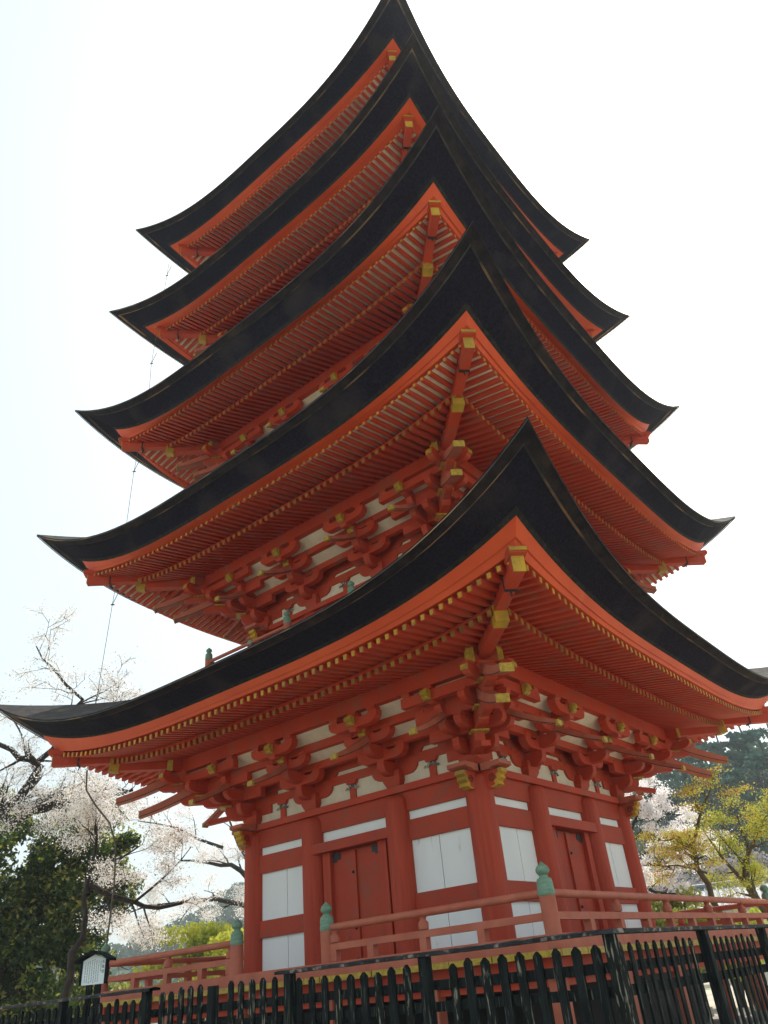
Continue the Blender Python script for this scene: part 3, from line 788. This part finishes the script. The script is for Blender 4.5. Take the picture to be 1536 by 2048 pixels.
def grow(mb, pts, rad, level, spec, tips, rs):
    """limb along pts with radius rad[0]->rad[1]; side shoots by recursion; tips collects twig points"""
    pts = [np.array(p, float) for p in pts]
    seg = []
    for i in range(len(pts)-1):
        for a in (0, .5): seg.append(pts[i]*(1-a)+pts[i+1]*a)
    seg.append(pts[-1]); n = len(seg)
    L = sum(np.linalg.norm(seg[i+1]-seg[i]) for i in range(n-1))
    for i in range(1, n-1): seg[i] = seg[i]+rs.normal(0, L*.012, 3)
    rr_ = [rad[0]+(rad[1]-rad[0])*i/(n-1) for i in range(n)]
    mb.tube([tuple(p) for p in seg], rr_, 7 if level == 0 else (5 if level == 1 else 3), cap=False)
    if level >= spec['levels']:
        k = max(2, int(L/spec['twig']))
        for i in range(k): 
            a = rs.uniform(.15, 1)*(n-1); j = min(int(a), n-2); tips.append(seg[j]*(1-(a-j))+seg[j+1]*(a-j))
        return
    cnt = max(2, int(L*spec['dens'][level]))
    for c in range(cnt):
        a = (spec.get('start', .25) + (1-spec.get('start', .25))*(c+rs.uniform(0, 1))/cnt)*(n-1); j = min(int(a), n-2)
        p = seg[j]*(1-(a-j))+seg[j+1]*(a-j); d = seg[j+1]-seg[j]; d /= np.linalg.norm(d)+1e-9
        v = rs.normal(0, 1, 3); v -= d*v.dot(d); v /= np.linalg.norm(v)+1e-9
        v = d*spec['fwd']+v*1.0+np.array([0, 0, spec['up']]); v /= np.linalg.norm(v)
        l = spec['len'][level]*rs.uniform(.5, 1.15)*(1-.45*a/(n-1)); r0 = (rad[0]+(rad[1]-rad[0])*a/(n-1))*.5
        q1 = p+v*l*.5+rs.normal(0, l*.08, 3); v2 = v+np.array([0, 0, spec['droop']]); q2 = q1+v2/np.linalg.norm(v2)*l*.5
        grow(mb, [p, q1, q2], (max(r0, .008), .005), level+1, spec, tips, rs)
def cloud(tips, n, spread, rs):
    T_ = np.array(tips); i = rs.integers(0, len(T_), n); return T_[i]+rs.normal(0, 1, (n, 3))*np.array(spread)
def tree(name, label, cat, base, limbs, spec, leaves, seed, bark=TRUNK, group=None, crown='crown'):
    rs = np.random.default_rng(seed); t = thing(name, label, cat, base, group); off = neg(base)
    mb = MB(); tips = []
    for i_, (pts, r0, r1) in enumerate(limbs): grow(mb, pts, (r0, r1), 0, dict(spec, start=.82 if i_ == 0 else spec.get('start', .2)), tips, rs)
    mb.build('trunk', [bark], t, off, smooth=180)
    for nm, n, spread, size, m, asp in leaves: leafmesh(nm, cloud(tips, n, spread, rs), size, m, t, off, asp)
    return t, tips
CH = dict(levels=3, dens=(2.6, 3.2, 4.5), len=(1.5, .85, .45), fwd=.8, up=.15, droop=-.1, twig=.04, start=.2)
# left cherry standing tall behind the left eaves
tree('cherry_tree', 'tall blossoming cherry with black twisting limbs rising under the far-left roof tip', 'tree', (-9.6, -3.2, -1.6),
     [([(-9.6, -3.2, -1.6), (-10.3, -4.7, 1.3), (-9.8, -4.1, 2.8), (-9.2, -3.4, 3.8)], .12, .09),
      ([(-9.2, -3.4, 3.8), (-8.9, -3.2, 4.5), (-9.0, -3.6, 4.7), (-9.2, -4.1, 5.0), (-9.6, -4.6, 5.3)], .11, .03),
      ([(-9.2, -3.4, 3.4), (-8.9, -2.9, 3.7), (-8.7, -2.5, 3.7), (-8.5, -2.2, 3.8), (-8.2, -1.7, 3.9), (-7.9, -1.3, 4.0)], .12, .03),
      ([(-9.4, -3.2, 3.6), (-9.3, -2.6, 4.0), (-9.0, -2.2, 4.2), (-8.7, -1.7, 4.2), (-8.4, -1.1, 4.1)], .09, .025),
      ([(-9.2, -3.2, 4.1), (-9.8, -2.8, 4.8), (-9.4, -2.5, 5.5), (-9.0, -2.3, 6.3), (-9.1, -3.1, 7.0), (-9.2, -3.6, 7.5)], .09, .015),
      ([(-9.4, -2.5, 5.5), (-8.8, -1.8, 6.0), (-8.4, -1.5, 6.5)], .05, .015),
      ([(-9.4, -3.3, 3.3), (-10.3, -4.3, 4.4), (-10.8, -5.0, 5.2)], .10, .03)],
     CH, [('crown', 32000, (.13, .13, .07), .029, BLOSSOM, 1.2), ('young_or_sunlit_leaves', 1500, .12, .030, BUDS, 1.6)], 21)
# slender cherry in front of the evergreen
tree('cherry_tree', 'smaller cherry with pinkish blossom in front of the dark evergreen', 'tree', (-7.2, -3.0, -1.6),
     [([(-7.2, -3.0, -1.6), (-7.1, -2.9, .2), (-7.0, -2.8, .9), (-6.9, -2.8, 1.6), (-6.8, -2.8, 2.4), (-6.8, -2.9, 3.1)], .09, .02),
      ([(-6.9, -2.8, 1.6), (-6.9, -2.8, 1.8), (-6.7, -2.4, 1.6), (-6.5, -2.0, 1.4), (-6.2, -1.6, 1.3), (-5.9, -1.2, 1.35)], .075, .03),
      ([(-6.9, -2.8, 1.8), (-6.6, -2.4, 2.2), (-6.3, -2.0, 2.5)], .04, .012),
      ([(-6.5, -2.0, 1.4), (-6.0, -1.5, 1.9), (-5.7, -1.2, 2.4)], .03, .008)],
     dict(CH, dens=(2.6, 3.6, 4), len=(.95, .55, .3), up=.3), [('crown', 20000, (.17, .17, .07), .026, BLOSSOM, 1.2), ('young_or_sunlit_leaves', 2500, .15, .026, BUDS, 1.6)], 5)
# big evergreen
def ellip(n, c, r, rs, shell=.35):
    v = rs.normal(size=(n, 3)); v /= np.linalg.norm(v, axis=1)[:, None]; u = rs.uniform(shell, 1, (n, 1))**.5; return np.array(c)+v*u*np.array(r)
rs = np.random.default_rng(8)
eb_ = (-13.6, -1.4, -1.6)
t = thing('evergreen_tree', 'dark glossy-leaved evergreen filling the lower left behind the notice board', 'tree', eb_)
mb = MB(); tips = []
for p in ([(-13.6, -1.4, -1.6), (-13.6, -1.4, .5), (-13.4, -1.0, 2.5), (-13.2, -.6, 4.0)], [(-13.5, -1.3, .6), (-12.9, .2, 1.8), (-12.4, .9, 2.8)], [(-13.6, -1.4, .6), (-14.4, -3.2, 1.8), (-14.6, -4.0, 3.0)], [(-13.5, -1.2, 0), (-12.7, .4, .4), (-12.3, 1.2, .7)]):
    grow(mb, p, (.2, .05), 0, dict(CH, levels=2, dens=(1.6, 2.0, 2), len=(1.2, .7, .3)), tips, rs)
mb.build('trunk', [TRUNK], t, neg(eb_), smooth=180)
clumps = []
for c, r, n in (((-13.3, -1.0, 3.0), (2.0, 2.4, 2.3), 72), ((-13.0, -.1, .6), (1.7, 1.9, 1.5), 46), ((-14.2, -3.5, 1.2), (1.8, 2.0, 2.4), 50), ((-12.6, .9, 3.1), (1.1, 1.3, 1.4), 28)):
    clumps += list(ellip(n, c, r, rs, .1))
Q = []
for c in clumps:
    rr2 = rs.uniform(.28, .60); Q.append(ellip(310, c, (rr2, rr2, rr2*.75), rs, .0))
Q = np.concatenate(Q); leafmesh('crown', Q, .078, EVER, t, neg(eb_), 2.0)
Q2 = np.concatenate([ellip(80, c+np.array([0, 0, .1]), (.5, .5, .4), rs, .5) for c in clumps]); leafmesh('young_or_sunlit_leaves', Q2, .062, EVERY, t, neg(eb_), 2.0)  # sunlit glints on the evergreen, put in as brighter-coloured leaves
# pale cherry beyond, between evergreen and pagoda
tree('cherry_tree', 'thin distant cherry with faint blossom just left of the pagoda wall', 'tree', (-13.4, 8.6, -1.6),
     [([(-13.4, 8.6, -1.6), (-13.4, 8.4, .6), (-13.7, 8.0, 2.5)], .2, .12),
      ([(-13.7, 8.0, 2.5), (-14.0, 7.6, 3.3), (-14.3, 7.2, 3.6), (-14.8, 6.6, 3.8), (-15.4, 5.8, 3.9)], .12, .03),
      ([(-13.7, 8.0, 2.5), (-14.0, 7.5, 3.9), (-14.1, 7.2, 4.6), (-14.3, 6.8, 5.5)], .10, .02),
      ([(-13.7, 8.0, 2.2), (-14.6, 6.8, 2.6), (-15.4, 5.4, 2.6), (-16.0, 4.2, 2.3)], .10, .02),
      ([(-13.7, 8.0, 2.5), (-13.0, 8.9, 4.2), (-12.6, 9.2, 5.4)], .10, .02),
      ([(-14.3, 6.8, 4.2), (-15.4, 5.6, 5.0), (-16.4, 4.6, 5.3)], .06, .015)],
     dict(CH, dens=(1.6, 2.4, 3)), [('crown', 26000, (.14, .14, .09), .036, BLOSSOM2, 1.2)], 33)
def shrub(name, label, c, r, m1, n, seed, size=.10, m2=None):
    rs = np.random.default_rng(seed); b = (c[0], c[1], -1.6); t = thing(name, label, 'tree', b)
    mb = MB()
    for i in range(5):
        e = ellip(1, c, r, rs, .5)[0]; mb.tube([b, ((b[0]+e[0])/2, (b[1]+e[1])/2, (b[2]+e[2])/2+.2), tuple(e)], [.06, .04, .01], 5)
    mb.build('trunk', [TRUNK], t, neg(b)); cl = ellip(26, c, r, rs, .1)
    Q = np.concatenate([ellip(n//26, q_, (.35*r[0], .35*r[1], .25*r[2]), rs, 0) for q_ in cl]); leafmesh('crown', Q, size, m1, t, neg(b), 1.8)
    if m2: leafmesh('young_or_sunlit_leaves', Q[::3]+rs.normal(0, .1, Q[::3].shape), size, m2, t, neg(b), 1.8)
shrub('maple_tree', 'low yellow-green maple behind the left veranda railing', (-13.5, 5.3, .7), (1.4, 1.7, 1.15), MAPLE, 5200, 12)
shrub('shrub', 'yellow-leaved bush seen through the far left railing', (-15.5, 3.6, -.4), (1.3, 1.3, .9), EVERY, 4000, 13)
shrub('shrub', 'green bush between the white pillars of the right railing', (1.6, 8.6, -.2), (1.2, 1.2, .8), MAPLE, 2600, 14, .09, EVERY)
shrub('shrub', 'leafy green bush low behind the right railing near the pagoda column', (.2, 9.4, .2), (.9, .9, .9), EVERY, 1800, 15, .10)
# right side
tree('cherry_tree', 'white blossoming cherry touching the right corner column', 'tree', (-1.6, 10.6, -1.6),
     [([(-1.6, 10.6, -1.6), (-1.5, 10.4, .2), (-1.2, 10.3, 1.6)], .18, .10),
      ([(-1.2, 10.3, 1.6), (-.6, 10.2, 1.8), (0.2, 10.4, 1.6), (1.0, 10.8, 1.6)], .08, .02),
      ([(-1.2, 10.3, 1.6), (-.7, 10.2, 2.6), (-.1, 10.2, 3.2), (.3, 10.3, 3.5)], .07, .015),
      ([(-1.2, 10.3, 1.6), (-1.3, 10.0, 2.8), (-1.0, 9.8, 3.8)], .07, .015),
      ([(-1.2, 10.3, 1.4), (-.4, 10.2, 1.1), (.4, 10.4, .9)], .06, .015),
      ([(-1.2, 10.3, 1.6), (-1.0, 10.1, 3.0), (-.5, 9.9, 4.2), (-.2, 9.9, 4.7)], .07, .012),
      ([(-1.2, 10.3, 1.0), (-.5, 10.2, .6), (.2, 10.4, .2)], .05, .012), ([(-.9, 10.2, 2.2), (-.2, 10.1, 2.6), (.5, 10.3, 2.9), (.9, 10.4, 2.8)], .05, .012),
      ([(-.6, 10.2, 1.9), (.2, 10.2, 2.3), (1.4, 10.6, 2.0)], .05, .012)],
     dict(CH, dens=(2.6, 3.4, 3.5), len=(1.0, .5, .25)), [('crown', 30000, (.10, .10, .06), .042, BLOSSOM2, 1.2)], 44)
tree('maple_tree', 'young maple with orange leaves at the top and a mossy leaning trunk', 'tree', (3.0, 5.3, -1.6),
     [([(3.0, 5.3, -1.6), (2.85, 5.15, 0), (2.8, 5.1, .4), (2.7, 5.0, 1.0), (2.7, 5.0, 1.45)], .075, .05),
      ([(2.7, 5.0, 1.45), (3.0, 5.0, 1.95), (3.3, 5.1, 2.35), (3.5, 5.1, 2.65)], .04, .01),
      ([(2.72, 5.0, 1.4), (2.4, 4.9, 1.6), (2.1, 4.8, 1.6)], .025, .008), ([(2.8, 5.1, .9), (2.4, 4.8, 1.1), (1.9, 4.6, 1.15)], .025, .008)],
     dict(CH, dens=(4, 5, 5), len=(.75, .4, .2), up=-.02, droop=0, twig=.04), [('crown', 4500, (.11, .11, .03), .022, ORANGE, 1.3), ('green_leaves', 4500, (.12, .12, .05), .026, MAPLE, 1.3)], 51, TRUNKM)
tree('maple_tree', 'spreading maple with bright yellow-green leaves at the right edge', 'tree', (3.6, 6.6, -1.6),
     [([(3.6, 6.6, -1.6), (3.4, 6.4, 0), (3.2, 6.2, .6)], .12, .07),
      ([(3.2, 6.2, .6), (3.3, 6.2, 1.1), (3.9, 6.3, 1.75), (4.2, 6.4, 2.1)], .06, .01),
      ([(3.2, 6.2, .6), (2.9, 6.1, 1.2), (2.7, 6.0, 1.75)], .05, .01), ([(3.2, 6.2, .7), (3.4, 6.3, 1.4), (3.4, 6.3, 2.0)], .05, .01),
      ([(3.4, 6.4, .3), (4.3, 6.8, 1.0), (4.8, 6.9, 1.6)], .05, .01)],
     dict(CH, dens=(3.5, 4.5, 5), len=(.95, .5, .25), up=.1, droop=0, twig=.05), [('crown', 17000, (.11, .11, .045), .022, MAPLE, 1.3), ('orange_leaves', 2000, .10, .026, ORANGE, 1.3)], 52, TRUNKM)
# hills as terrain
def hill(name, line, base, depth, m, n=40):
    """ridge line: list of crest points; slopes falling to both sides"""
    L_ = [Vector(p) for p in line]; rows = []
    for a in np.linspace(-1, 1, 17):
        row = []
        for i in range(n+1):
            s = i/n*(len(L_)-1); j = min(int(s), len(L_)-2); p = L_[j].lerp(L_[j+1], s-j)
            toc = Vector((base[0]-p.x, base[1]-p.y, 0)).normalized()
            z = p.z-(p.z+2.2)*abs(a)**1.3 + .8*math.sin(i*1.9+a*7)*(1-abs(a))
            row.append((p.x+toc.x*depth*(-a), p.y+toc.y*depth*(-a), z))
        rows.append(row)
    mb = MB(); mb.quadstrip(rows); return mb.build(name, [m], smooth=180, kind='structure'), rows
def woods(label, rows, n, size, m, seed, h=2.2):
    rs = np.random.default_rng(seed); A_ = np.array(rows); P = []
    cn = rs.uniform(0, 1, (n//60, 2))
    for u, v in cn:
        i = u*(A_.shape[0]-1.001); j = v*(A_.shape[1]-1.001); p = A_[int(i), int(j)]*(1-(j-int(j)))+A_[int(i), int(j)+1]*(j-int(j))
        r = rs.uniform(.6, 1.3)*h; P.append(ellip(60, p+np.array([0, 0, r*.6]), (r, r, r), rs, .5))
    leafmesh('woodland', np.concatenate(P), size, m, None, (0, 0, 0), 1.3, kind='stuff', label=label, category='woodland')
h1, rows1 = hill('hill', [(-160, 40, 6), (-150, 70, 7.5), (-142, 86, 8.5), (-136, 94, 11), (-133, 98, 12.5), (-130, 101, 15.5), (-127, 104, 17.5), (-124, 108, 16.5), (-115, 120, 15), (-100, 140, 14)], (8, -12), 38, HILLM)
woods('hazy green woodland covering the low hill at left', rows1, 26000, .9, FARTREE, 61, 1.9)
h2, rows2 = hill('hill', [(-60, 80, 12), (-38, 76, 14), (-22, 74, 14.5), (-16, 76, 15.5), (-10, 78, 17), (0, 80, 18), (14, 80, 19)], (8, -12), 34, HILLM)
woods('dark green woodland on the slope behind the right-hand trees', rows2, 34000, .50, FARTREE, 62, 1.7)
def pine(label, base, h, seed, group):
    rs = np.random.default_rng(seed); t = thing('pine_tree', label, 'tree', base, group); off = neg(base); mb = MB(); P = []
    lean = rs.normal(0, .05, 2)*h
    mb.tube([base, (base[0]+lean[0]*.5, base[1]+lean[1]*.5, base[2]+h*.5), (base[0]+lean[0], base[1]+lean[1], base[2]+h)], [.2, .14, .03], 6)
    for i in range(24):
        a = rs.uniform(.3, 1); L = (1.05-a)*h*.42+.5; th = rs.uniform(0, 6.28); p0 = np.array([base[0]+lean[0]*a, base[1]+lean[1]*a, base[2]+h*a]); d = np.array([math.cos(th), math.sin(th), .15])
        e = p0+d*L; mb.tube([tuple(p0), tuple(e)], [.05, .02], 4)
        for q_ in (.55, .8, 1.0):
            P.append(ellip(70, p0+d*L*q_+np.array([0, 0, .15]), (.65, .65, .25), rs, 0))
    mb.build('trunk', [TRUNK], t, off); leafmesh('crown', np.concatenate(P), .20, PINE, t, off, 2.2)
def ctop(px, py, Dm):        # world point seen in that direction at that distance (layout of the far trees)
    v = (cd+cr*((px-768)/1496.68)-cu*((py-1024)/1496.68)).normalized(); return Vector((8.366, -12.018, -.480))+v*Dm
pines = [((-13.5, 58.0), 17.5, 'tall pine beyond the orange maple, leftmost of the pine row'), ((-10.8, 59.5), 19.0, 'tall pine behind the curved tail of the right roof corner'),
         ((-8.0, 60.5), 20.0, 'broad dark pine second from the right picture edge'), ((-5.0, 61.0), 20.5, 'dense dark pine at the right picture edge under the roof tip'),
         ((-16.3, 56.5), 14.0, 'shorter pine half hidden by the white blossom at right'), ((-9.5, 52.0), 13.5, 'low bushy pine in front of the taller pine row'), ((-5.8, 53.0), 14.5, 'low dark pine behind the yellow-green maple')]
for i, (xy, top, lab) in enumerate(pines): pine(lab, (xy[0], xy[1], 1.0), top-1.0, 70+i, 'pines on the slope at right')
fc = [((-13.2, 43.0), 'greyish far cherry low beside the right corner column'), ((-10.0, 44.0), 'greyish far cherry below the white blossom'), ((-7.0, 45.5), 'greyish far cherry behind the leaning mossy trunk'), ((-11.5, 38.0), 'low mauve cherry mass just above the right railing'), ((-4.6, 46.5), 'pale mauve far cherry behind the yellow-green maple')]
for i, (xy, lab) in enumerate(fc):
    rs = np.random.default_rng(90+i); b = (xy[0], xy[1], -1.9); t = thing('cherry_tree', lab, 'tree', b, 'far cherries at right'); mb = MB(); P = []
    for j in range(16):
        e = ellip(1, (b[0], b[1], 2.6), (2.6, 2.6, 2.4), rs, .4)[0]; mb.tube([b, ((b[0]*.6+e[0]*.4), (b[1]*.6+e[1]*.4), .8), tuple(e)], [.12, .08, .02], 5)
        P.append(ellip(230, e, (1.0, 1.0, .7), rs, 0))
    mb.build('trunk', [TRUNK], t, neg(b)); leafmesh('crown', np.concatenate(P), .13, FARCH, t, neg(b), 1.3)
# small tiled roof seen over the right railing
t = thing('house', 'small house with a pale tiled roof beyond the right railing', 'house', (-2.5, 26.4, -1.6))
mb = MB(); mb.box(-2.2, 2.2, -1.5, 1.5, 0, 2.7); mb.build('wall', [PLASTER], t, rot=.35)
mb = MB()
for s in (-1, 1): mb.hexa([(-2.7, s*2.0, 2.55), (2.7, s*2.0, 2.55), (2.7, 0, 3.5), (-2.7, 0, 3.5), (-2.7, s*2.0, 2.65), (2.7, s*2.0, 2.65), (2.7, 0, 3.62), (-2.7, 0, 3.62)])
for i in range(22):
    x = -2.7+5.4*(i+.5)/22
    for s in (-1, 1): mb.tube([(x, s*2.02, 2.67), (x, 0, 3.64)], .045, 5)
mb.tube([(-2.75, 0, 3.68), (2.75, 0, 3.68)], .10, 8); mb.build('roof', [TILE], t, rot=.35)

# ================================================================== HAZE (spring air)
hz = bpy.data.materials.new('spring_haze'); hz.use_nodes = True; n = hz.node_tree; n.nodes.clear()
pv = n.nodes.new('ShaderNodeVolumePrincipled'); mo = n.nodes.new('ShaderNodeOutputMaterial'); n.links.new(pv.outputs[0], mo.inputs['Volume'])
pv.inputs['Color'].default_value = (.86, .93, 1, 1); pv.inputs['Density'].default_value = .0014; pv.inputs['Anisotropy'].default_value = .2
mb = MB(); mb.box(-260, 260, -60, 260, -3.4, 27); mb.build('haze', [hz], kind='stuff')
